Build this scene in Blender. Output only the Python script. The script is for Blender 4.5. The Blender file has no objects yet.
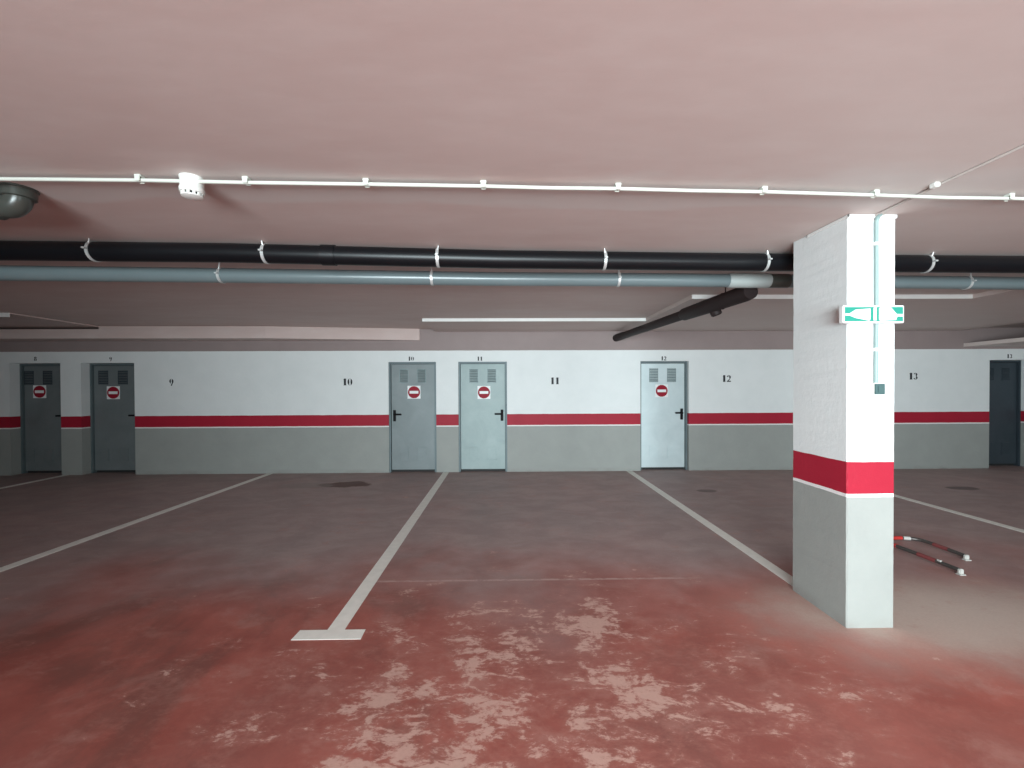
import bpy, bmesh, math, random
from mathutils import Vector, Matrix
random.seed(7)
sc = bpy.context.scene
col = sc.collection
PI = math.pi

# ------------------------------------------------------------------ camera
F_PX, EYE = 430.0, 1.556
YAW, PITCH, ROLL = math.radians(0.9), math.radians(0.6), math.radians(-0.25)
cd = bpy.data.cameras.new('camera')
cd.sensor_width = 36.0
cd.sensor_fit = 'HORIZONTAL'
cd.lens = F_PX / 1024 * 36.0
cd.shift_x = -1.775 / 1024
cd.shift_y = 8.474 / 1024
cd.clip_start = 0.02
cam = bpy.data.objects.new('camera', cd)
cam.matrix_world = (Matrix.Translation((0, 0, EYE)) @ Matrix.Rotation(-YAW, 4, 'Z')
                    @ Matrix.Rotation(PI / 2 - PITCH, 4, 'X') @ Matrix.Rotation(ROLL, 4, 'Z'))
col.objects.link(cam)
sc.camera = cam

# ------------------------------------------------------------------ world, lights, exposure
world = bpy.data.worlds.new('world')
sc.world = world
world.use_nodes = True
bg = world.node_tree.nodes['Background']
bg.inputs[0].default_value = (0.75, 0.88, 1.0, 1)
bg.inputs[1].default_value = 0.25
sc.view_settings.view_transform = 'Standard'
sc.view_settings.look = 'None'
sc.view_settings.gamma = 1.0
sc.view_settings.use_curve_mapping = False
sc.view_settings.exposure = 0.0

def area(name, loc, rot, sx, sy, watts, colour, spread=180):
    l = bpy.data.lights.new(name, 'AREA')
    l.shape = 'RECTANGLE'
    l.size, l.size_y = sx, sy
    l.energy = watts
    l.color = colour
    l.spread = math.radians(spread)
    o = bpy.data.objects.new(name, l)
    o.location = loc
    o.rotation_euler = rot
    col.objects.link(o)
    return o

# daylight through the vehicle entrance in the wall behind the camera
area('entrance_daylight', (-0.3, -5.0, 1.25), (math.radians(90), 0, math.radians(-15)), 4.2, 2.2, 565, (0.82, 0.96, 1.0), 114)
# a second, nearer fill light, unseen, added to brighten the right side
area('right_fill', (3.5, -1.9, 1.2), (math.radians(90), 0, math.radians(8)), 1.1, 1.9, 56, (0.86, 0.97, 1.0), 150)
# an added overhead fill panel, out of view, for the near floor and pillar
area('overhead_fill', (1.35, 0.75, 2.58), (0, 0, 0), 0.7, 0.5, 14, (0.95, 1.0, 0.95))

# ------------------------------------------------------------------ materials
def srgb(r, g, b):
    f = lambda v: (v / 255) / 12.92 if v / 255 <= 0.04045 else ((v / 255 + 0.055) / 1.055) ** 2.4
    return (f(r), f(g), f(b), 1)

class NT:
    def __init__(self, name):
        self.m = bpy.data.materials.new(name)
        self.m.use_nodes = True
        self.t = self.m.node_tree
        self.b = self.t.nodes['Principled BSDF']
        self.co = self.t.nodes.new('ShaderNodeTexCoord').outputs['Object']
    def n(self, typ, **kw):
        nd = self.t.nodes.new(typ)
        for k, v in kw.items():
            setattr(nd, k, v)
        return nd
    def link(self, a, b):
        self.t.links.new(a, b)
    def val(self, sock, v):
        if isinstance(v, (int, float)):
            sock.default_value = v
        elif isinstance(v, tuple):
            sock.default_value = v
        else:
            self.link(v, sock)
    def math(self, op, a, b=0.0, clamp=False):
        nd = self.n('ShaderNodeMath', operation=op)
        nd.use_clamp = clamp
        self.val(nd.inputs[0], a)
        self.val(nd.inputs[1], b)
        return nd.outputs[0]
    def smooth(self, v, a, b):
        nd = self.n('ShaderNodeMapRange')
        nd.interpolation_type = 'SMOOTHSTEP'
        nd.clamp = True
        self.val(nd.inputs[0], v)
        nd.inputs[1].default_value, nd.inputs[2].default_value = a, b
        nd.inputs[3].default_value, nd.inputs[4].default_value = 0, 1
        return nd.outputs[0]
    def mapping(self, scale=(1, 1, 1), loc=(0, 0, 0), rot=(0, 0, 0)):
        nd = self.n('ShaderNodeMapping')
        nd.inputs['Scale'].default_value = scale
        nd.inputs['Location'].default_value = loc
        nd.inputs['Rotation'].default_value = rot
        self.link(self.co, nd.inputs[0])
        return nd.outputs[0]
    def noise(self, scale, detail=4, rough=0.5, vec=None, dist=0.0):
        nd = self.n('ShaderNodeTexNoise')
        nd.inputs['Scale'].default_value = scale
        nd.inputs['Detail'].default_value = detail
        nd.inputs['Roughness'].default_value = rough
        nd.inputs['Distortion'].default_value = dist
        self.link(vec if vec is not None else self.co, nd.inputs['Vector'])
        return nd.outputs[0]
    def mix(self, f, a, b):
        nd = self.n('ShaderNodeMix', data_type='RGBA')
        self.val(nd.inputs[0], f)
        self.val(nd.inputs[6], a)
        self.val(nd.inputs[7], b)
        return nd.outputs[2]
    def sep(self):
        nd = self.n('ShaderNodeSeparateXYZ')
        self.link(self.co, nd.inputs[0])
        return nd.outputs
    def bump(self, h, strength=0.3, dist=0.01):
        nd = self.n('ShaderNodeBump')
        nd.inputs['Strength'].default_value = strength
        nd.inputs['Distance'].default_value = dist
        self.link(h, nd.inputs['Height'])
        self.link(nd.outputs[0], self.b.inputs['Normal'])
    def out(self, colour=None, rough=0.5, metal=0.0, spec=0.5):
        if colour is not None:
            self.val(self.b.inputs['Base Color'], colour)
        self.val(self.b.inputs['Roughness'], rough)
        self.val(self.b.inputs['Metallic'], metal)
        self.b.inputs['Specular IOR Level'].default_value = spec
        return self.m

def simple(name, c, rough=0.5, metal=0.0, vary=0.12, scale=9.0, spec=0.5):
    t = NT(name)
    n = t.noise(scale, 3)
    dark = tuple(v * (1 - vary) for v in c[:3]) + (1,)
    lite = tuple(min(1, v * (1 + vary)) for v in c[:3]) + (1,)
    return t.out(t.mix(n, dark, lite), rough, metal, spec)

def make_floor_mat():
    t = NT('red_painted_concrete')
    x, y, z = t.sep()
    big = t.noise(0.55, 4, 0.6)
    mid = t.noise(2.2, 5, 0.6)
    fine = t.noise(60, 2, 0.6)
    c = t.mix(t.smooth(mid, 0.3, 0.7), (0.31, 0.080, 0.062, 1), (0.46, 0.135, 0.105, 1))
    c = t.mix(t.math('MULTIPLY', t.smooth(big, 0.42, 0.62), 0.55), c, (0.20, 0.082, 0.072, 1))
    # grime ground in by tyres, and rubbed pink haze
    g1 = t.noise(1.3, 7, 0.65, t.mapping((1, 0.7, 1), (9.1, 4.2, 0)), 0.4)
    g2 = t.noise(3.4, 8, 0.7, t.mapping((0.8, 1.2, 1), (4.4, 2.2, 0)), 0.3)
    gk = t.math('SUBTRACT', 0.66, t.math('MULTIPLY', t.smooth(x, -0.4, 2.2), 0.46))  # grime weighted to the left: light falling off that way, painted in
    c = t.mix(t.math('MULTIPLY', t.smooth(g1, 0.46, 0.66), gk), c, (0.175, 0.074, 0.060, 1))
    c = t.mix(t.math('MULTIPLY', t.smooth(g2, 0.50, 0.70), 0.42), c, (0.48, 0.255, 0.215, 1))
    # tyre-greyed bays further in
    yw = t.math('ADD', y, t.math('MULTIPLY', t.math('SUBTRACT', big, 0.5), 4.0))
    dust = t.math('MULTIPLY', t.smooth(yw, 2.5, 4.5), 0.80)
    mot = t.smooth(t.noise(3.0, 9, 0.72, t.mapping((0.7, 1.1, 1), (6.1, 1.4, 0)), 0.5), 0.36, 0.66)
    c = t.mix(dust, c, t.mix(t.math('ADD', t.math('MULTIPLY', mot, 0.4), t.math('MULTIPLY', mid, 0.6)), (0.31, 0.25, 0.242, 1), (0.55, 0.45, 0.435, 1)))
    # pale dust swept round the pillar foot
    dx = t.math('MULTIPLY', t.math('SUBTRACT', x, 3.0), 0.52)
    dy = t.math('MULTIPLY', t.math('SUBTRACT', y, 2.85), 1.15)
    r = t.math('SQRT', t.math('ADD', t.math('MULTIPLY', dx, dx), t.math('MULTIPLY', dy, dy)))
    r = t.math('ADD', r, t.math('MULTIPLY', t.math('SUBTRACT', mid, 0.5), 0.55))
    pf = t.math('MULTIPLY', t.math('SUBTRACT', 1.0, t.smooth(r, 0.15, 0.95)), 0.82)
    c = t.mix(pf, c, (0.66, 0.56, 0.49, 1))
    # paint worn through to pale screed in patches
    w1 = t.noise(2.5, 9, 0.66, t.mapping((1, 1.0, 1), (7.6, 2.9, 0)), 0.25)
    w2 = t.noise(9, 8, 0.72, t.mapping((0.75, 1.4, 1), (1.3, 8.7, 0), (0, 0, 0.35)), 0.6)
    w3 = t.noise(34, 4, 0.7, t.mapping((0.7, 1.4, 1), (0, 0, 0), (0, 0, 0.5)))
    wx = t.math('MULTIPLY', t.math('SUBTRACT', x, 0.1), 0.55)
    wy = t.math('MULTIPLY', t.math('SUBTRACT', y, 2.10), 0.62)
    wr = t.math('SQRT', t.math('ADD', t.math('MULTIPLY', wx, wx), t.math('MULTIPLY', wy, wy)))
    reg = t.math('SUBTRACT', 1.0, t.smooth(wr, 0.2, 1.35))
    wv = t.math('ADD', t.math('MULTIPLY', w1, 0.46), t.math('MULTIPLY', w2, 0.38))
    wv = t.math('ADD', wv, t.math('MULTIPLY', w3, 0.16))
    wv = t.math('ADD', wv, t.math('MULTIPLY', t.math('SUBTRACT', reg, 0.5), 0.10))
    worn = t.smooth(wv, 0.548, 0.598)
    haze = t.math('MULTIPLY', t.smooth(wv, 0.47, 0.60), 0.42)
    c = t.mix(haze, c, (0.47, 0.215, 0.175, 1))
    c = t.mix(t.math('MULTIPLY', worn, 0.78), c, (0.66, 0.425, 0.36, 1))
    # worn joint across the bay
    jw = t.math('ABSOLUTE', t.math('SUBTRACT', y, t.math('ADD', 3.468, t.math('MULTIPLY', t.math('SUBTRACT', w2, 0.5), 0.03))))
    jm = t.math('SUBTRACT', 1.0, t.smooth(jw, 0.008, 0.020))
    jx = t.math('MULTIPLY', t.smooth(x, -1.3, -0.9), t.math('SUBTRACT', 1.0, t.smooth(x, 1.2, 1.7)))
    jm = t.math('MULTIPLY', t.math('MULTIPLY', jm, jx), t.smooth(w2, 0.35, 0.55))
    c = t.mix(t.math('MULTIPLY', jm, 0.85), c, (0.56, 0.38, 0.34, 1))
    # oil stains
    def stain(cx, cy, rx, ry, k, cc):
        nonlocal c
        ax = t.math('DIVIDE', t.math('SUBTRACT', x, cx), rx)
        ay = t.math('DIVIDE', t.math('SUBTRACT', y, cy), ry)
        rr = t.math('SQRT', t.math('ADD', t.math('MULTIPLY', ax, ax), t.math('MULTIPLY', ay, ay)))
        rr = t.math('ADD', rr, t.math('MULTIPLY', t.math('SUBTRACT', mid, 0.5), 1.4))
        c = t.mix(t.math('MULTIPLY', t.math('SUBTRACT', 1.0, t.smooth(rr, 0.75, 1.0)), k), c, cc)
    stain(-2.58, 7.02, 0.46, 0.24, 0.92, (0.10, 0.034, 0.026, 1))
    stain(-3.25, 6.95, 0.5, 0.22, 0.5, (0.30, 0.25, 0.23, 1))
    stain(6.90, 6.42, 0.26, 0.12, 0.7, (0.05, 0.03, 0.03, 1))
    stain(3.00, 6.38, 0.16, 0.10, 0.6, (0.06, 0.04, 0.04, 1))
    c = t.mix(t.math('MULTIPLY', fine, 0.22), c, (0.10, 0.05, 0.045, 1))
    t.bump(t.noise(35, 5, 0.6), 0.15, 0.004)
    rgh = t.math('ADD', 0.42, t.math('MULTIPLY', mid, 0.25))
    return t.out(c, rgh, 0, 0.35)

def make_ceiling_mat(name='pink_skimmed_plaster'):
    t = NT(name)
    x, y, z = t.sep()
    n1 = t.noise(0.9, 4, 0.55, t.mapping((0.5, 1.3, 1)))
    n2 = t.noise(5.5, 5, 0.6, t.mapping((0.35, 1, 1), (2, 5, 0)))
    c = t.mix(n1, (0.53, 0.395, 0.365, 1), (0.64, 0.52, 0.49, 1))
    c = t.mix(t.math('MULTIPLY', t.smooth(n2, 0.35, 0.75), 0.35), c, (0.68, 0.59, 0.56, 1))
    rp = t.smooth(t.math('ADD', x, t.math('MULTIPLY', t.math('SUBTRACT', n1, 0.5), 5.0)), -0.5, 3.2)
    c = t.mix(t.math('MULTIPLY', rp, 0.5), c, (0.64, 0.585, 0.55, 1))
    # greyer touch-up paint rolled along the conduit
    yy = t.math('ADD', y, t.math('MULTIPLY', t.math('SUBTRACT', n1, 0.5), 0.9))
    band = t.math('MULTIPLY', t.smooth(yy, 2.12, 2.28), t.math('SUBTRACT', 1.0, t.smooth(yy, 2.52, 2.62)))
    c = t.mix(t.math('MULTIPLY', band, 0.6), c, (0.64, 0.61, 0.585, 1))
    t.bump(t.noise(14, 6, 0.6, t.mapping((0.5, 1, 1))), 0.12, 0.006)
    return t.out(c, 0.62, 0, 0.3)

def banded(name, top_pink=None):
    t = NT(name)
    x, y, z = t.sep()
    n = t.noise(3, 5, 0.6)
    f = t.noise(45, 3, 0.6)
    zz = t.math('ADD', z, t.math('MULTIPLY', t.math('SUBTRACT', t.noise(6, 3), 0.5), 0.008))
    grey = t.mix(n, (0.275, 0.285, 0.27, 1), (0.345, 0.355, 0.335, 1))
    white = t.mix(n, (0.70, 0.725, 0.72, 1), (0.80, 0.82, 0.815, 1))
    red = t.mix(n, (0.32, 0.008, 0.026, 1), (0.40, 0.012, 0.034, 1))
    line = (0.80, 0.76, 0.75, 1)
    g = lambda h: t.math('GREATER_THAN', zz, h)
    c = t.mix(g(0.845), grey, line)
    c = t.mix(g(0.867), c, red)
    c = t.mix(g(1.072), c, white)
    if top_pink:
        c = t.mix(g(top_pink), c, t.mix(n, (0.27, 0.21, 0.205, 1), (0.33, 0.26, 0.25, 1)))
    # scuffs along the foot
    sc_ = t.math('MULTIPLY', t.math('SUBTRACT', 1.0, t.smooth(zz, 0.0, 0.10)), t.smooth(n, 0.4, 0.7))
    c = t.mix(t.math('MULTIPLY', sc_, 0.5), c, (0.20, 0.18, 0.165, 1))
    t.bump(t.math('ADD', t.noise(22, 6, 0.65), t.math('MULTIPLY', f, 0.5)), 0.3, 0.006)
    return t.out(c, 0.6, 0, 0.35)

def galv(name, c0, c1, rough=0.34, metal=0.55):
    t = NT(name)
    n = t.noise(2.2, 5, 0.6, None, 0.6)
    n2 = t.noise(26, 3)
    c = t.mix(n, c0, c1)
    t.bump(t.noise(1.7, 2), 0.08, 0.05)
    return t.out(c, t.math('ADD', rough, t.math('MULTIPLY', n2, 0.12)), metal, 0.5)

M = {}
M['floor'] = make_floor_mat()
M['ceil'] = make_ceiling_mat()
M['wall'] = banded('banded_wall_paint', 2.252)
M['plainwall'] = banded('banded_side_wall_paint')
M['pillar'] = banded('banded_pillar_paint')
M['whiteedge'] = simple('white_edge_paint', (0.80, 0.79, 0.77, 1), 0.55, 0, 0.05)
M['linepaint'] = simple('worn_white_floor_paint', (0.86, 0.84, 0.78, 1), 0.55, 0, 0.12, 14)
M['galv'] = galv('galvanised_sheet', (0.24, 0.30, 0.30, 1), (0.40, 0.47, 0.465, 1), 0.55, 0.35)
M['litgalv'] = galv('lit_galvanised_sheet', (0.44, 0.53, 0.55, 1), (0.72, 0.80, 0.81, 1), 0.48, 0.45)  # lit copy of the galvanised sheet, brighter reflection put into the colour
M['dimgalv'] = galv('dim_galvanised_sheet', (0.16, 0.185, 0.19, 1), (0.25, 0.28, 0.285, 1), 0.5, 0.4)  # same sheet darkened, its weaker reflection put into the colour
M['galvframe'] = galv('galvanised_frame', (0.10, 0.135, 0.145, 1), (0.17, 0.21, 0.22, 1), 0.5, 0.3)
M['louvre'] = galv('louvre_sheet', (0.20, 0.26, 0.265, 1), (0.29, 0.35, 0.355, 1), 0.5, 0.4)
M['shadedgalv'] = galv('shaded_galvanised_sheet', (0.05, 0.07, 0.085, 1), (0.08, 0.10, 0.12, 1), 0.45)  # same sheet darkest, dark reflection and shade painted into the colour
M['black'] = simple('black_plastic', (0.008, 0.008, 0.009, 1), 0.6, 0, 0.1, 5, 0.15)
M['blackpipe'] = simple('black_drain_plastic', (0.005, 0.0055, 0.007, 1), 0.36, 0, 0.1, 5, 0.3)
M['greypipe'] = simple('grey_drain_plastic', (0.135, 0.170, 0.178, 1), 0.28, 0, 0.08, 3)
M['palegrey'] = simple('pale_grey_coupling_plastic', (0.34, 0.37, 0.36, 1), 0.4)
M['brownpipe'] = simple('brown_black_drain_plastic', (0.022, 0.014, 0.014, 1), 0.6, 0, 0.1, 5, 0.2)
M['elbow'] = simple('dark_grey_drain_plastic', (0.050, 0.054, 0.047, 1), 0.28)
M['steel'] = simple('zinc_strap', (0.66, 0.67, 0.66, 1), 0.35, 0.5)
M['plastic'] = simple('white_plastic', (0.78, 0.78, 0.74, 1), 0.4, 0, 0.04)
M['conduit'] = simple('white_conduit_plastic', (0.60, 0.62, 0.56, 1), 0.45, 0, 0.05)
M['pinkconduit'] = simple('painted_over_conduit', (0.52, 0.46, 0.43, 1), 0.6, 0, 0.06)
M['paleconduit'] = simple('pale_green_white_conduit', (0.25, 0.34, 0.33, 1), 0.45, 0, 0.05)
M['teal'] = simple('grey_teal_plastic', (0.06, 0.11, 0.11, 1), 0.4)
M['red'] = simple('sign_red', (0.30, 0.010, 0.026, 1), 0.55, 0, 0.05, 5, 0.2)
M['signwhite'] = simple('sign_white', (0.80, 0.80, 0.80, 1), 0.45, 0, 0.03)
M['green'] = simple('exit_sign_green', (0.02, 0.27, 0.20, 1), 0.4, 0, 0.05)
M['ink'] = simple('black_stencil_paint', (0.012, 0.012, 0.016, 1), 0.6)
M['hoopred'] = simple('faded_red_paint', (0.50, 0.035, 0.03, 1), 0.45)
M['hoop'] = simple('tarnished_steel_tube', (0.10, 0.09, 0.085, 1), 0.4, 0.6)
M['hoopwhite'] = simple('white_painted_tube', (0.50, 0.49, 0.46, 1), 0.45)
M['dullred'] = simple('dulled_red_paint', (0.20, 0.045, 0.045, 1), 0.5)
M['dark'] = simple('dark_gap', (0.02, 0.02, 0.02, 1), 0.7)

# ------------------------------------------------------------------ mesh helpers
class MB:
    def __init__(self):
        self.bm = bmesh.new()
    def box(self, x0, x1, y0, y1, z0, z1, bev=0.0, rot=None, seg=2):
        r = bmesh.ops.create_cube(self.bm, size=1.0)
        vs = r['verts']
        m = Matrix.Translation(((x0 + x1) / 2, (y0 + y1) / 2, (z0 + z1) / 2))
        if rot is not None:
            m = m @ rot
        m = m @ Matrix.Diagonal((x1 - x0, y1 - y0, z1 - z0, 1))
        bmesh.ops.transform(self.bm, matrix=m, verts=vs)
        if bev:
            es = list({e for v in vs for e in v.link_edges})
            bmesh.ops.bevel(self.bm, geom=es, offset=bev, segments=seg, affect='EDGES', clamp_overlap=True)
        return self
    def lathe(self, prof, origin=(0, 0, 0), axis=(0, 0, 1), n=32):
        """prof: list of (radius, height) along axis"""
        q = Vector((0, 0, 1)).rotation_difference(Vector(axis).normalized())
        rings = []
        for r, h in prof:
            if r < 1e-6:
                rings.append([self.bm.verts.new(Vector(origin) + q @ Vector((0, 0, h)))])
            else:
                rings.append([self.bm.verts.new(Vector(origin) + q @ Vector((r * math.cos(2 * PI * i / n), r * math.sin(2 * PI * i / n), h))) for i in range(n)])
        for a, b in zip(rings, rings[1:]):
            for i in range(n):
                j = (i + 1) % n
                if len(a) == 1 and len(b) == 1:
                    continue
                if len(a) == 1:
                    self.bm.faces.new((a[0], b[i], b[j]))
                elif len(b) == 1:
                    self.bm.faces.new((a[i], a[j], b[0]))
                else:
                    self.bm.faces.new((a[i], a[j], b[j], b[i]))
        return self
    def tube(self, pts, r, n=16, caps=True):
        pts = [Vector(p) for p in pts]
        rad = r if isinstance(r, (list, tuple)) else [r] * len(pts)
        rings = []
        tprev = None
        for i, p in enumerate(pts):
            if i == 0: t = pts[1] - p
            elif i == len(pts) - 1: t = p - pts[i - 1]
            else: t = (pts[i + 1] - p).normalized() + (p - pts[i - 1]).normalized()
            t.normalize()
            if tprev is None:
                up = Vector((0, 0, 1)) if abs(t.z) < 0.9 else Vector((0, 1, 0))
                u = t.cross(up).normalized()
            else:
                u = (tprev.rotation_difference(t)) @ u
            u = (u - t * u.dot(t)).normalized()
            v = t.cross(u)
            tprev = t
            rings.append([self.bm.verts.new(p + (u * math.cos(2 * PI * k / n) + v * math.sin(2 * PI * k / n)) * rad[i]) for k in range(n)])
        for a, b in zip(rings, rings[1:]):
            for k in range(n):
                j = (k + 1) % n
                self.bm.faces.new((a[k], a[j], b[j], b[k]))
        if caps:
            self.bm.faces.new(list(reversed(rings[0])))
            self.bm.faces.new(rings[-1])
        return self
    def poly(self, pts, depth, nrm):
        """extrude a flat polygon (3-D points) by depth along nrm"""
        d = Vector(nrm) * depth
        a = [self.bm.verts.new(Vector(p)) for p in pts]
        b = [self.bm.verts.new(Vector(p) + d) for p in pts]
        n = len(pts)
        self.bm.faces.new(a)
        self.bm.faces.new(list(reversed(b)))
        for i in range(n):
            j = (i + 1) % n
            self.bm.faces.new((a[j], a[i], b[i], b[j]))
        return self
    def build(self, name, mat, parent=None, smooth=35):
        bmesh.ops.recalc_face_normals(self.bm, faces=self.bm.faces)
        me = bpy.data.meshes.new(name)
        self.bm.to_mesh(me)
        self.bm.free()
        me.materials.append(mat)
        if smooth:
            for p in me.polygons:
                p.use_smooth = True
            try:
                me.set_sharp_from_angle(angle=math.radians(smooth))
            except Exception:
                pass
        o = bpy.data.objects.new(name, me)
        col.objects.link(o)
        if parent is not None:
            o.parent = parent
            o.matrix_parent_inverse = Matrix.Translation(-Vector(parent.location))
        return o

def tag(o, label=None, cat=None, group=None, kind=None):
    if label: o['label'] = label
    if cat: o['category'] = cat
    if group: o['group'] = group
    if kind: o['kind'] = kind
    return o

def empty(name, loc, label=None, cat=None, group=None, kind=None):
    o = bpy.data.objects.new(name, None)
    o.empty_display_size = 0.1
    o.location = loc
    col.objects.link(o)
    return tag(o, label, cat, group, kind)

def struct(name, mb, mat, label=None, cat=None):
    return tag(mb.build(name, mat, smooth=0), label, cat, None, 'structure')

# ------------------------------------------------------------------ room shell
ZC = 2.65
WY = 7.97
XL, XR, YB = -10.6, 11.0, -5.5
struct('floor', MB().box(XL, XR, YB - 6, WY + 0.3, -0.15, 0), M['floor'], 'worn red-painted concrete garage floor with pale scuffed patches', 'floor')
struct('ceiling', MB().box(XL, XR, YB - 0.2, WY + 0.3, ZC, ZC + 0.2), M['ceil'], 'pinkish plastered garage ceiling', 'ceiling')

# doors: number, x0, x1, recess
DOORS = [(8, -9.05, -8.14, 0.20), (9, -7.77, -6.81, 0.20), (10, -2.185, -1.31, 0.05), (11, -0.90, 0.0, 0.05), (12, 2.485, 3.39, 0.10), (13, 9.10, 9.93, 0.22)]
DH = 2.045
w = MB()
edges = [XL] + [v for d in DOORS for v in (d[1], d[2])] + [XR]
for i in range(0, len(edges), 2):
    w.box(edges[i], edges[i + 1], WY, WY + 0.28, 0, ZC)
for d in DOORS:
    w.box(d[1], d[2], WY, WY + 0.28, DH, ZC)
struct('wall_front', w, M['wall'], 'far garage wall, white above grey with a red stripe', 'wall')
struct('wall_left', MB().box(XL - 0.2, XL, YB, WY + 0.28, 0, ZC), M['plainwall'], 'left garage side wall', 'wall')
struct('wall_right', MB().box(XR, XR + 0.2, YB, WY + 0.28, 0, ZC), M['plainwall'], 'right garage side wall', 'wall')
b = MB()
b.box(XL, -2.5, YB - 0.2, YB, 0, ZC).box(1.9, XR, YB - 0.2, YB, 0, ZC).box(-2.5, 1.9, YB - 0.2, YB, 2.4, ZC)
struct('wall_back', b, M['plainwall'], 'garage wall with the vehicle entrance behind the viewer', 'wall')

# lowered ceiling fields along the far wall, and the downstand on the left
ZS = 2.60
struct('trim_1', MB().box(-1.32, 2.19, 6.76, WY, ZS, ZC), M['ceil'], 'lowered ceiling field above the middle doors', 'ceiling')
struct('trim_2', MB().box(2.19, 5.56, 5.07, WY, ZS, ZC), M['ceil'], 'lowered ceiling field behind the pillar', 'ceiling')
struct('trim_3', MB().box(5.56, 8.55, 3.95, WY, ZS, ZC), M['ceil'], 'lowered ceiling field at the right', 'ceiling')
struct('trim_4', MB().poly([(-7.02, 7.52, 2.44), (-4.2, 7.56, 2.44), (-1.6, 7.93, 2.44), (-1.6, WY, 2.44), (-7.02, WY, 2.44)], ZC - 2.44, (0, 0, 1)), M['ceil'], 'shallow downstand beam above the far wall', 'beam')
struct('trim_5', MB().box(XL, -7.02, 7.52, WY, 2.44, ZS), M['ceil'], 'downstand beam above the leftmost doors', 'beam')
struct('trim_6', MB().box(XL, -7.02, 6.2, WY, ZS + 0.036, ZC), M['ceil'], 'lowered ceiling field at the far left', 'ceiling')
struct('trim_7', MB().box(-1.32, 2.19, 6.745, 6.76, ZS, ZC - 0.002), M['whiteedge'], 'white front edge of the middle lowered ceiling', 'trim')
struct('trim_8', MB().box(2.19, 5.56, 5.055, 5.07, ZS, ZC - 0.002), M['whiteedge'], 'white front edge of the lowered ceiling behind the pillar', 'trim')
struct('trim_9', MB().box(XL, -7.02, 6.185, 6.2, ZS - 0.01, ZC - 0.002), M['whiteedge'], 'white front edge of the far left lowered ceiling', 'trim')
struct('trim_10', MB().box(8.60, XR, 4.65, WY, 2.295, 2.36), M['ceil'], 'low plaster shelf along the right side of the far wall', 'trim')

# ------------------------------------------------------------------ pillar
PX0, PX1, PY0, PY1 = 2.178, 2.488, 2.718, 3.245
pil = empty('pillar', (2.335, 2.97, 0), 'square concrete pillar, white over grey with a red band, standing right of centre', 'pillar')
bm = bmesh.new()
# slightly uneven arrises, as the rough plaster has
nz = 60
prev = None
for k in range(nz + 1):
    z = ZC * k / nz
    j = lambda a: random.uniform(-a, a) if 0 < k < nz else 0
    c = 0.006
    ring = []
    for (cx, cy, sx, sy) in ((PX0, PY0, 1, 1), (PX1, PY0, -1, 1), (PX1, PY1, -1, -1), (PX0, PY1, 1, -1)):
        e = j(0.0010)
        first = (cx + e, cy + sy * (c + abs(j(0.0015))))
        second = (cx + sx * (c + abs(j(0.0015))), cy + e * 0.5)
        ring += [first, second] if (sx, sy) in ((1, 1), (-1, -1)) else [second, first]
    vs = [bm.verts.new((px, py, z)) for px, py in ring]
    if prev:
        for i in range(8):
            bm.faces.new((prev[i], prev[(i + 1) % 8], vs[(i + 1) % 8], vs[i]))
    else:
        bm.faces.new(list(reversed(vs)))
    prev = vs
bm.faces.new(prev)
mb = MB(); mb.bm.free(); mb.bm = bm
mb.build('shaft', M['pillar'], pil, 0)
c = MB()
c.box(PX0 - 0.012, PX0 + 0.215, PY0 - 0.014, PY0 + 0.002, ZC - 0.022, ZC - 0.001, 0.003)
c.box(PX0 + 0.222, PX1, PY0 - 0.012, PY0 + 0.002, ZC - 0.024, ZC - 0.001, 0.003)
c.box(PX0 - 0.012, PX0 + 0.002, PY0 - 0.014, PY0 + 0.36, ZC - 0.020, ZC - 0.001, 0.003)
c.build('capping_strip', M['whiteedge'], pil)

# ------------------------------------------------------------------ storage doors, their signs and numbers
def louvre(x0, x1, yf, z0, z1, tilt=-32):
    m = MB()
    t = 0.008
    m.box(x0, x1, yf - 0.004, yf, z0, z0 + t).box(x0, x1, yf - 0.004, yf, z1 - t, z1)
    m.box(x0, x0 + t, yf - 0.004, yf, z0, z1).box(x1 - t, x1, yf - 0.004, yf, z0, z1)
    n = 8
    for k in range(n):
        zc = z0 + t + (z1 - z0 - 2 * t) * (k + 0.5) / n
        m.box(x0 + t, x1 - t, yf - 0.010, yf - 0.004, zc - 0.011, zc + 0.011, 0, Matrix.Rotation(math.radians(tilt), 4, 'X'))
    return m

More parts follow.
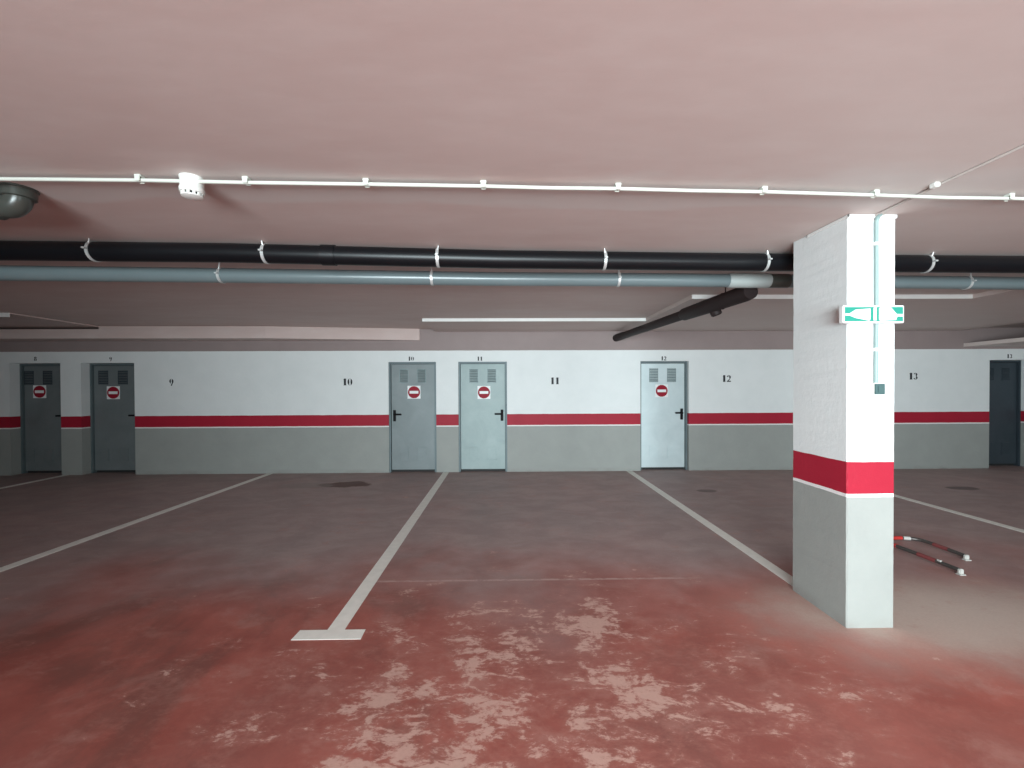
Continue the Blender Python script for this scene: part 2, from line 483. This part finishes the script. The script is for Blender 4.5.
DOOR_LABEL = {
    8: 'dark grey metal storage door at the far left end of the wall',
    9: 'dim grey metal storage door, second from the left, sunk in a white reveal',
    10: 'dull grey metal storage door with its black handle on the left',
    11: 'pale grey metal storage door just right of the central parking line',
    12: 'brightest metal storage door, near the pillar, with a shaded right reveal',
    13: 'dark storage door at the right end of the wall'}
SIGN_LABEL = {
    8: 'round red no-entry sign on the leftmost dark door',
    9: 'round red no-entry sign on the second door from the left',
    10: 'round red no-entry sign on the dull grey door with a left-hand handle',
    11: 'round red no-entry sign on the pale door right of the central parking line',
    12: 'round red no-entry sign on the bright door nearest the pillar'}
for i, (num, x0, x1, rec) in enumerate(DOORS):
    yf = WY + rec
    d = empty('door_%d' % (i + 1), ((x0 + x1) / 2, yf, 0), DOOR_LABEL[num], 'door', None, 'structure')
    leafm = M['shadedgalv'] if num == 13 else M['litgalv'] if num == 12 else M['galv'] if num == 11 else M['dimgalv']
    fr = MB()
    ft = 0.035
    fr.box(x0 + 0.001, x0 + ft, yf - 0.04, yf + 0.06, 0, DH, 0.004).box(x1 - ft, x1 - 0.001, yf - 0.04, yf + 0.06, 0, DH, 0.004)
    fr.box(x0 + ft, x1 - ft, yf - 0.04, yf + 0.06, DH - ft, DH - 0.001, 0.004)
    fr.build('door_frame', M['shadedgalv'] if num == 13 else M['galvframe'], d)
    lx0, lx1 = x0 + ft + 0.005, x1 - ft - 0.005
    leaf = MB().box(lx0, lx1, yf, yf + 0.04, 0.045, DH - ft - 0.006, 0.004).build('door_leaf', leafm, d)
    MB().box(x0 + ft, x1 - ft, yf + 0.045, yf + 0.055, 0, DH - ft).build('dark_backing', M['dark'], d)
    wd = lx1 - lx0
    vs_ = {8: -0.15, 9: -0.08}.get(num, 0)
    vx = (lx0 + vs_ + wd * 0.19, lx0 + vs_ + wd * 0.60)
    for a in vx:
        for (z0, z1) in ((1.655, 1.915), (0.215, 0.455)):
            louvre(a, a + wd * 0.205, yf, z0, z1, -32 if z0 > 1 else -5).build('vent', M['shadedgalv'] if num == 13 or (num < 10 and z0 > 1) else M['louvre'] if z0 > 1 else leafm, leaf)
    if num != 13:
        hl = num == 10
        hx = lx0 + 0.055 if hl else lx1 - 0.055
        s = 1 if hl else -1
        h = MB()
        h.box(hx - 0.026, hx + 0.026, yf - 0.012, yf, 0.945, 1.155, 0.004)
        h.tube([(hx, yf, 1.075), (hx, yf - 0.055, 1.075), (hx + s * 0.02, yf - 0.062, 1.075), (hx + s * 0.135, yf - 0.062, 1.075)], 0.016, 12)
        h.lathe([(0.0, 0), (0.013, 0), (0.013, 0.016), (0, 0.016)], (hx, yf - 0.010, 0.985), (0, -1, 0), 14)
        h.build('door_handle', M['black'], leaf)
        scx = (lx0 + lx1) / 2 + {8: -0.13, 9: -0.08, 10: 0.02, 11: 0.02, 12: -0.02}[num]
        scz = {8: 1.525, 9: 1.50, 10: 1.485, 11: 1.475, 12: 1.49}[num]
        sg = empty('no_entry_sign', (scx, yf, scz), SIGN_LABEL[num], 'sign', 'no-entry signs on the storage doors')
        pl = MB().box(scx - 0.12, scx + 0.12, yf - 0.004, yf - 0.0005, scz - 0.12, scz + 0.12, 0.001).build('sign_plate', M['signwhite'], sg)
        MB().lathe([(0, 0), (0.112, 0), (0.112, 0.003), (0, 0.003)], (scx, yf - 0.004, scz), (0, -1, 0), 40).build('red_disc', M['red'], pl)
        MB().box(scx - 0.082, scx + 0.082, yf - 0.009, yf - 0.007, scz - 0.025, scz + 0.025).build('white_bar', M['signwhite'], pl)

# stencilled numerals: strokes on a 0..1 grid
def ell(cx, cy, rx, ry, a0, a1, wv, n=12):
    """crescent stroke, thick in the middle of its arc on the vertical sides"""
    out, inn = [], []
    for k in range(n + 1):
        a = math.radians(a0 + (a1 - a0) * k / n)
        ww = 0.05 + (wv - 0.05) * abs(math.cos(a)) ** 1.2
        out.append((cx + rx * math.cos(a), cy + ry * math.sin(a)))
        inn.append((cx + (rx - ww) * math.cos(a), cy + (ry - 0.06) * math.sin(a)))
    return [(out[k], out[k + 1], inn[k + 1], inn[k]) for k in range(n)]
def rect(x0, y0, x1, y1): return [((x0, y0), (x1, y0), (x1, y1), (x0, y1))]
GLYPH = {
    '0': ell(0.30, 0.5, 0.32, 0.5, 95, 265, 0.27) + ell(0.36, 0.5, 0.32, 0.5, -85, 85, 0.27),
    '1': rect(0.16, 0.0, 0.48, 1.0) + [((0.06, 0.80), (0.22, 0.84), (0.22, 1.0), (0.16, 0.90))] + rect(0.12, 0.0, 0.54, 0.06),
    '2': ell(0.30, 0.72, 0.30, 0.28, -50, 175, 0.26) + [((0.02, 0.08), (0.20, 0.08), (0.56, 0.52), (0.40, 0.50))] + rect(0.0, 0.0, 0.60, 0.16),
    '3': ell(0.28, 0.75, 0.28, 0.25, -80, 165, 0.25) + ell(0.28, 0.27, 0.32, 0.27, -165, 80, 0.26),
    '8': ell(0.28, 0.75, 0.25, 0.25, 95, 265, 0.22) + ell(0.32, 0.75, 0.25, 0.25, -85, 85, 0.22) + ell(0.28, 0.26, 0.30, 0.26, 95, 265, 0.24) + ell(0.32, 0.26, 0.30, 0.26, -85, 85, 0.24),
    '9': ell(0.28, 0.68, 0.28, 0.32, 95, 265, 0.24) + ell(0.32, 0.66, 0.28, 0.34, -70, 85, 0.24) + [((0.60, 0.64), (0.42, 0.50), (0.20, 0.02), (0.36, 0.0))],
}
def number(txt, cx, cz, h, label):
    m = MB()
    adv = 0.72 * h
    tot = adv * len(txt) - 0.1 * h
    for k, ch in enumerate(txt):
        ox = cx - tot / 2 + k * adv
        for q in GLYPH[ch]:
            m.poly([(ox + px * h, WY - 0.0005, cz - h / 2 + pz * h) for px, pz in q], 0.002, (0, -1, 0))
    o = m.build('painted_number', M['ink'], None, 0)
    tag(o, label, 'number', 'stencilled bay numbers')
for txt, cx, cz, lab in (('9', -6.14, 1.685, 'black stencilled 9 alone on the white wall right of the left-hand doors'),
                         ('10', -2.94, 1.68, 'larger black stencilled 10 on the white wall left of its door'),
                         ('11', 0.89, 1.685, 'larger black stencilled 11 on the open white wall between two doors'),
                         ('12', 4.10, 1.715, 'larger black stencilled 12 on the white wall left of the pillar'),
                         ('13', 7.64, 1.745, 'black stencilled 13 on the white wall right of the pillar')):
    number(txt, cx, cz, 0.125, lab)
for txt, cx, cz, lab in (('8', -8.58, 2.125, 'tiny black 8 above the leftmost door'),
                         ('9', -7.23, 2.115, 'tiny black 9 above the second door from the left'),
                         ('10', -1.77, 2.105, 'tiny black 10 directly above the dull grey door'),
                         ('11', -0.50, 2.10, 'tiny black 11 directly above the pale grey door'),
                         ('12', 2.92, 2.095, 'tiny black 12 directly above the brightest door'),
                         ('13', 9.48, 2.115, 'tiny black 13 above the dark door at the right end')):
    number(txt, cx, cz, 0.075, lab)

# ------------------------------------------------------------------ parking lines
def line(xa, ya, xb, yb, label, tee=None, wd=0.11):
    m = MB()
    t = 0.002
    h = wd / 2
    if tee is None:
        p = [(xa - h, ya), (xa + h, ya), (xb + h, yb), (xb - h, yb)]
    else:
        a, bq = tee
        p = [(a[0], bq), (a[1], bq), (a[1] - 0.005, a[2]), (xa + h, a[2]), (xb + h, yb), (xb - h, yb), (xa - h, a[2]), (a[0] + 0.005, a[2])]
    m.poly([(q[0], q[1], 0.0003) for q in p], t, (0, 0, 1))
    tag(m.build('parking_line', M['linepaint'], None, 0), label, 'parking line', 'white bay lines on the floor')
line(-1.110, 2.77, -1.134, WY - 0.01, 'complete white parking line ending in a T bar, centre left', ((-1.345, -0.915, 2.775), 2.668))
line(2.275, 3.255, 2.268, WY - 0.01, 'white parking line running to the foot of the pillar')
line(-4.40, 2.70, -4.365, WY - 0.01, 'long white parking line on the left, reaching the wall between bays 9 and 10')
line(5.512, 2.70, 5.512, WY - 0.01, 'white parking line on the right, beyond the pillar')
line(-7.95, 2.70, -8.06, WY - 0.01, 'faint parking line in the dark far left corner between two doors')

# ------------------------------------------------------------------ pipes under the ceiling
def clamp(cx, cy, cz, r, name='pipe_clamp', lean=0.0):
    m = MB()
    n = 28
    hw = 0.011
    for k in range(n):          # strap ring round the pipe
        a0, a1 = 2 * PI * k / n, 2 * PI * (k + 1) / n
        ro, ri = r + 0.005, r + 0.0005
        pts = [(cx - hw, cy + ro * math.cos(a0), cz + ro * math.sin(a0)), (cx - hw, cy + ro * math.cos(a1), cz + ro * math.sin(a1)),
               (cx - hw, cy + ri * math.cos(a1), cz + ri * math.sin(a1)), (cx - hw, cy + ri * math.cos(a0), cz + ri * math.sin(a0))]
        m.poly(pts, 2 * hw, (1, 0, 0))
    m.box(cx - 0.011, cx + 0.011, cy - r - 0.030, cy - r - 0.004, cz - 0.006, cz + 0.006, 0.002)
    top = ZC - 0.001
    if top - cz > 0.02:
        m.tube([(cx, cy - r * 0.75, cz + r * 0.62), (cx + lean, cy - r * 0.85, top)], 0.006, 8)
    return m

def lerp_pts(P, x):
    for (x0, y0, z0), (x1, y1, z1) in zip(P, P[1:]):
        if x0 <= x <= x1:
            f = (x - x0) / (x1 - x0)
            return (x, y0 + (y1 - y0) * f, z0 + (z1 - z0) * f)

BP = [(-10.5, 3.10, 2.572), (-3.6, 3.20, 2.572), (-2.05, 3.25, 2.572), (-0.05, 3.41, 2.572), (1.15, 3.455, 2.572), (3.5, 3.53, 2.572), (10.9, 3.70, 2.572)]
bp = empty('drain_pipe', (0, 3.41, 2.572), 'black horizontal drain pipe strapped tight under the ceiling', 'pipe', 'long drain pipes')
MB().tube(BP, 0.070, 28).build('pipe_run', M['blackpipe'], bp)
for x in (-3.02, -1.80, -0.53, 0.78, 2.10, 3.48, 6.5):
    p = lerp_pts(BP, x)
    clamp(*p, 0.070, lean=random.uniform(-0.015, 0.015)).build('pipe_clamp', M['steel'], bp)
for x in (-1.4, 2.75):
    p = lerp_pts(BP, x)
    q = lerp_pts(BP, x + 0.10)
    MB().tube([p, q], 0.0765, 28).build('pipe_collar', M['blackpipe'], bp)

GP = [(-10.5, 3.20, 2.445), (-4.0, 3.48, 2.484), (-2.30, 3.64, 2.506), (-0.06, 3.85, 2.529), (1.3, 3.90, 2.534), (3.97, 4.00, 2.535), (10.9, 4.30, 2.530)]
gp = empty('drain_pipe', (0, 3.85, 2.526), 'slimmer grey horizontal drain pipe running just behind the black one', 'pipe', 'long drain pipes')
MB().tube(GP, 0.060, 28).build('pipe_run', M['greypipe'], gp)
for x in (-2.37, -0.65, 1.01, 4.35, 7.4):
    p = lerp_pts(GP, x)
    clamp(*p, 0.060, lean=random.uniform(-0.02, 0.02)).build('pipe_clamp', M['steel'], gp)
MB().tube([lerp_pts(GP, x) for x in (2.03, 2.05, 2.40, 2.42)], [0.062, 0.067, 0.067, 0.062], 28).build('pipe_coupling', M['palegrey'], gp)['label'] = 'pale grey coupling sleeve'
MB().tube([lerp_pts(GP, x) for x in (2.42, 2.60)], 0.064, 28).build('rubber_sleeve', M['elbow'], gp)['label'] = 'dark rubber joint sleeve'

br = empty('branch_pipe', (2.2, 6.0, 2.47), 'dark brown branch pipe slanting from the far wall to the grey pipe', 'pipe')
A, B_ = Vector((2.03, WY - 0.005, 2.475)), Vector((2.30, 4.02, 2.455))
u = (B_ - A).normalized()
at = lambda t: A + (B_ - A) * t
MB().tube([at(0), at(0.78)], 0.060, 24).build('pipe_run', M['brownpipe'], br)
MB().tube([at(0), at(0.012), at(0.10), at(0.11)], [0.066, 0.066, 0.066, 0.058], 24).build('wall_socket', M['brownpipe'], br)
MB().tube([at(0.66), at(0.67), at(0.80), at(0.98), at(1.0)], [0.061, 0.076, 0.080, 0.080, 0.070], 24).build('branch_fitting', M['brownpipe'], br)
MB().tube([at(0.83), at(0.83) + Vector((0.05, 0, -0.105)), at(0.83) + Vector((0.055, 0, -0.118))], [0.058, 0.058, 0.042], 20).build('cleanout_cap', M['brownpipe'], br)
clamp(*at(0.88), 0.081).build('pipe_clamp', M['brownpipe'], br)

# elbow at the upper left
el = empty('pipe_elbow', (-2.62, 2.42, 2.57), 'dark grey pipe elbow turning up into the ceiling at the left edge', 'pipe')
ex, ey, ez, er, R_ = -2.640, 2.385, 2.549, 0.058, 0.062
pts = [(-10.5, ey + 0.1, ez - 0.02), (ex - R_ - 0.02, ey, ez)]
for k in range(0, 9):
    a = math.radians(90 * k / 8)
    pts.append((ex - R_ + R_ * math.sin(a), ey, ez + R_ - R_ * math.cos(a)))
pts.append((ex, ey, ZC - 0.001))
MB().tube(pts, er, 28).build('bent_pipe', M['elbow'], el)
MB().lathe([(er, 0), (er + 0.012, 0.004), (er + 0.013, 0.046), (er + 0.018, 0.048), (er + 0.018, 0.056), (er, 0.056)], (ex, ey, ZC - 0.0575), (0, 0, 1), 32).build('ceiling_collar', M['elbow'], el)
MB().tube([(ex - R_ - 0.16, ey + 0.002, ez), (ex - R_ - 0.05, ey, ez)], er + 0.008, 28).build('socket_collar', M['elbow'], el)

# ------------------------------------------------------------------ conduits, detector
ZT = 2.625
CP = [(-10.5, 2.08, ZT), (-2.56, 2.228, ZT), (-1.87, 2.236, ZT), (-1.34, 2.254, ZT - 0.002), (-0.73, 2.272, ZT), (-0.12, 2.290, ZT), (0.25, 2.302, ZT - 0.003), (0.60, 2.314, ZT), (1.0, 2.330, ZT - 0.002), (1.41, 2.346, ZT), (2.06, 2.382, ZT), (2.5, 2.405, ZT - 0.003), (2.87, 2.420, ZT), (10.9, 2.75, ZT)]
cnd = empty('cable_conduit', (0, 2.29, ZT), 'thin white conduit clipped right across the ceiling', 'conduit')
MB().tube(CP, 0.0095, 14).build('conduit_tube', M['conduit'], cnd)
for x in (-1.87, -1.34, -0.73, -0.12, 0.60, 1.41, 2.06, 2.87, 3.7):
    p = lerp_pts(CP, x)
    m = MB()
    m.box(x - 0.016, x + 0.016, p[1] - 0.018, p[1] + 0.018, ZT + 0.011, ZC - 0.0005, 0.003)
    m.box(x - 0.013, x + 0.013, p[1] - 0.0185, p[1] - 0.0128, ZT - 0.010, ZT + 0.014, 0.002)
    m.box(x - 0.013, x + 0.013, p[1] + 0.0128, p[1] + 0.0185, ZT - 0.010, ZT + 0.014, 0.002)
    m.build('conduit_clip', M['conduit'], cnd)

c2 = empty('cable_conduit', (2.33, 1.9, 2.636), 'painted-over conduit along the ceiling from the pillar towards the viewer', 'conduit')
zt2 = ZC - 0.008
MB().tube([(2.40, -0.5, zt2), (2.345, 1.93, zt2), (2.335, 2.30, zt2), (2.345, 2.70, zt2)], 0.0075, 12).build('conduit_tube', M['pinkconduit'], c2)
MB().box(2.295, 2.325, 2.275, 2.31, ZC - 0.024, ZC - 0.0005, 0.003).build('conduit_clip', M['plastic'], c2)

c3 = empty('cable_conduit', (2.352, PY0 - 0.013, 1.59), 'pale conduit running down the front of the pillar to a switch box', 'conduit')
MB().tube([(2.352, PY0 - 0.013, 1.578), (2.353, PY0 - 0.013, 2.1), (2.350, PY0 - 0.013, 2.60), (2.350, PY0 - 0.026, 2.628), (2.350, PY0 - 0.045, ZC - 0.013)], 0.0115, 14).build('conduit_tube', M['paleconduit'], c3)
for z in (2.46, 1.79):
    m = MB()
    m.box(2.352 - 0.026, 2.352 - 0.010, PY0 - 0.024, PY0 - 0.0005, z - 0.010, z + 0.010, 0.003)
    m.box(2.352 - 0.024, 2.352 + 0.016, PY0 - 0.0285, PY0 - 0.0235, z - 0.010, z + 0.010, 0.002)
    m.build('conduit_clip', M['plastic'], c3)

sw = empty('switch_box', (2.34, PY0, 1.54), 'small white switch box with a grey rocker on the pillar front', 'switch')
MB().box(2.298, 2.372, PY0 - 0.058, PY0 - 0.0005, 1.500, 1.578, 0.005).build('box_body', M['plastic'], sw)
spl = MB().box(2.302, 2.368, PY0 - 0.064, PY0 - 0.0575, 1.505, 1.573, 0.003).build('switch_plate', M['teal'], sw)
spl['label'] = 'grey-teal switch plate'
MB().box(2.319, 2.351, PY0 - 0.069, PY0 - 0.063, 1.518, 1.560, 0.002).build('rocker', M['teal'], spl)

det = empty('smoke_detector', (-1.625, 2.262, ZC), 'round white smoke detector on the ceiling conduit, upper left', 'smoke detector')
o = (-1.625, 2.262, ZC - 0.0005)
MB().lathe([(0, 0), (0.056, 0), (0.056, 0.004), (0.053, 0.008), (0.052, 0.052), (0.049, 0.056), (0, 0.056)], o, (0, 0, -1), 36).build('base', M['plastic'], det)
MB().lathe([(0, 0.054), (0.055, 0.056), (0.056, 0.062), (0.054, 0.078), (0.050, 0.080), (0.044, 0.080)], o, (0, 0, -1), 36).build('rim', M['plastic'], det)
MB().lathe([(0.042, 0.076), (0.042, 0.094), (0, 0.094)], o, (0, 0, -1), 36).build('sensor_chamber', M['dark'], det)['label'] = 'dark slotted sensor chamber'
m = MB()
for k in range(12):
    a = 2 * PI * (k + 0.5) / 12
    m.box(o[0] + 0.044 * math.cos(a) - 0.004, o[0] + 0.044 * math.cos(a) + 0.004, o[1] + 0.044 * math.sin(a) - 0.006, o[1] + 0.044 * math.sin(a) + 0.006, ZC - 0.095, ZC - 0.079, 0, Matrix.Rotation(a, 4, 'Z'))
m.lathe([(0.048, 0.093), (0.047, 0.098), (0.03, 0.103), (0, 0.104)], o, (0, 0, -1), 36)
m.lathe([(0.048, 0.093), (0, 0.093)], o, (0, 0, -1), 36)
m.build('slotted_cap', M['plastic'], det)

# ------------------------------------------------------------------ exit sign on the pillar
SX0, SX1, SZ0, SZ1 = 2.100, 2.488, 1.953, 2.062
yb, yf = PY0 - 0.026, PY0 - 0.062
es = empty('exit_sign', ((SX0 + SX1) / 2, yb, SZ0), 'green and white arrow exit sign fixed across the pillar front', 'sign')
case = MB().box(SX0, SX1, yf, yb, SZ0, SZ1, 0.004).build('sign_case', M['signwhite'], es)
MB().box(SX0 + 0.1, SX1 - 0.1, yb, PY0 - 0.0245, SZ0 + 0.02, SZ1 - 0.02).build('mounting_bracket', M['signwhite'], es)
g = 0.010
MB().box(SX0 + g, SX1 - g, yf - 0.0015, yf - 0.0002, SZ0 + g, SZ1 - g).build('green_field', M['green'], case)
m = MB()
H_ = SZ1 - SZ0
def P(u_, v_): return (SX0 + u_ * (SX1 - SX0), yf - 0.0015, SZ0 + v_ * H_)
m.poly([P(0.03, 0.42), P(0.10, 0.42), P(0.20, 0.28), P(0.42, 0.12), P(0.44, 0.2), P(0.44, 0.82), P(0.20, 0.76), P(0.10, 0.54), P(0.03, 0.54)], 0.0012, (0, -1, 0))
m.poly([P(0.49, 0.14), P(0.54, 0.14), P(0.54, 0.92), P(0.49, 0.86)], 0.0012, (0, -1, 0))
m.poly([P(0.97, 0.36), P(0.88, 0.36), P(0.86, 0.16), P(0.60, 0.12), P(0.58, 0.2), P(0.58, 0.84), P(0.62, 0.9), P(0.77, 0.9), P(0.87, 0.50), P(0.97, 0.50)], 0.0012, (0, -1, 0))
m.build('white_arrows', M['signwhite'], case)

# ------------------------------------------------------------------ folded hoop barrier on the floor
hb = empty('parking_barrier', (3.9, 3.9, 0), 'red and grey folding hoop barrier lying flat right of the pillar', 'barrier')
def bez(p, n=10):
    out = []
    for i in range(len(p) - 1):
        p0 = p[max(i - 1, 0)]; p1 = p[i]; p2 = p[i + 1]; p3 = p[min(i + 2, len(p) - 1)]
        for k in range(n):
            t = k / n
            q = [0.5 * ((2 * b_) + (-a_ + c_) * t + (2 * a_ - 5 * b_ + 4 * c_ - d_) * t * t + (-a_ + 3 * b_ - 3 * c_ + d_) * t ** 3) for a_, b_, c_, d_ in zip(p0, p1, p2, p3)]
            out.append(tuple(q))
    out.append(tuple(p[-1]))
    return out
zb = 0.034
HP = [(3.735, 3.49, zb), (3.722, 3.80, zb), (3.705, 4.02, zb), (3.74, 4.17, zb), (3.86, 4.235, zb), (3.99, 4.232, zb), (4.085, 4.17, zb), (4.10, 4.02, zb), (4.098, 3.78, zb)]
hp = bez(HP, 10)
ht = MB().tube(hp, 0.017, 14).build('hoop_tube', M['hoop'], hb)
N = len(hp)
MB().tube(hp[31:48], 0.0185, 14).build('red_band', M['hoopred'], ht)['label'] = 'bright red wrap on the bend'
MB().tube(hp[20:28], 0.0185, 14).build('red_band', M['hoopred'], ht)
MB().tube(hp[6:12], 0.0185, 14).build('red_band', M['dullred'], ht)
MB().tube(hp[68:75], 0.0185, 14).build('red_band', M['dullred'], ht)
MB().tube(hp[48:54], 0.0183, 14).build('white_band', M['hoopwhite'], ht)
for (x, y) in ((3.735, 3.475), (4.098, 3.765)):
    m = MB()
    m.box(x - 0.026, x + 0.026, y - 0.024, y + 0.016, 0.0005, 0.008, 0.002)
    m.box(x - 0.019, x + 0.019, y - 0.014, y + 0.010, 0.007, 0.048, 0.005)
    m.build('floor_bracket', M['hoopwhite'], hb)['label'] = 'pale floor bracket'
MB().tube([(3.722, 3.62, 0.05), (3.722, 3.65, 0.05)], 0.009, 10).build('bolt', M['hoopwhite'], hb)
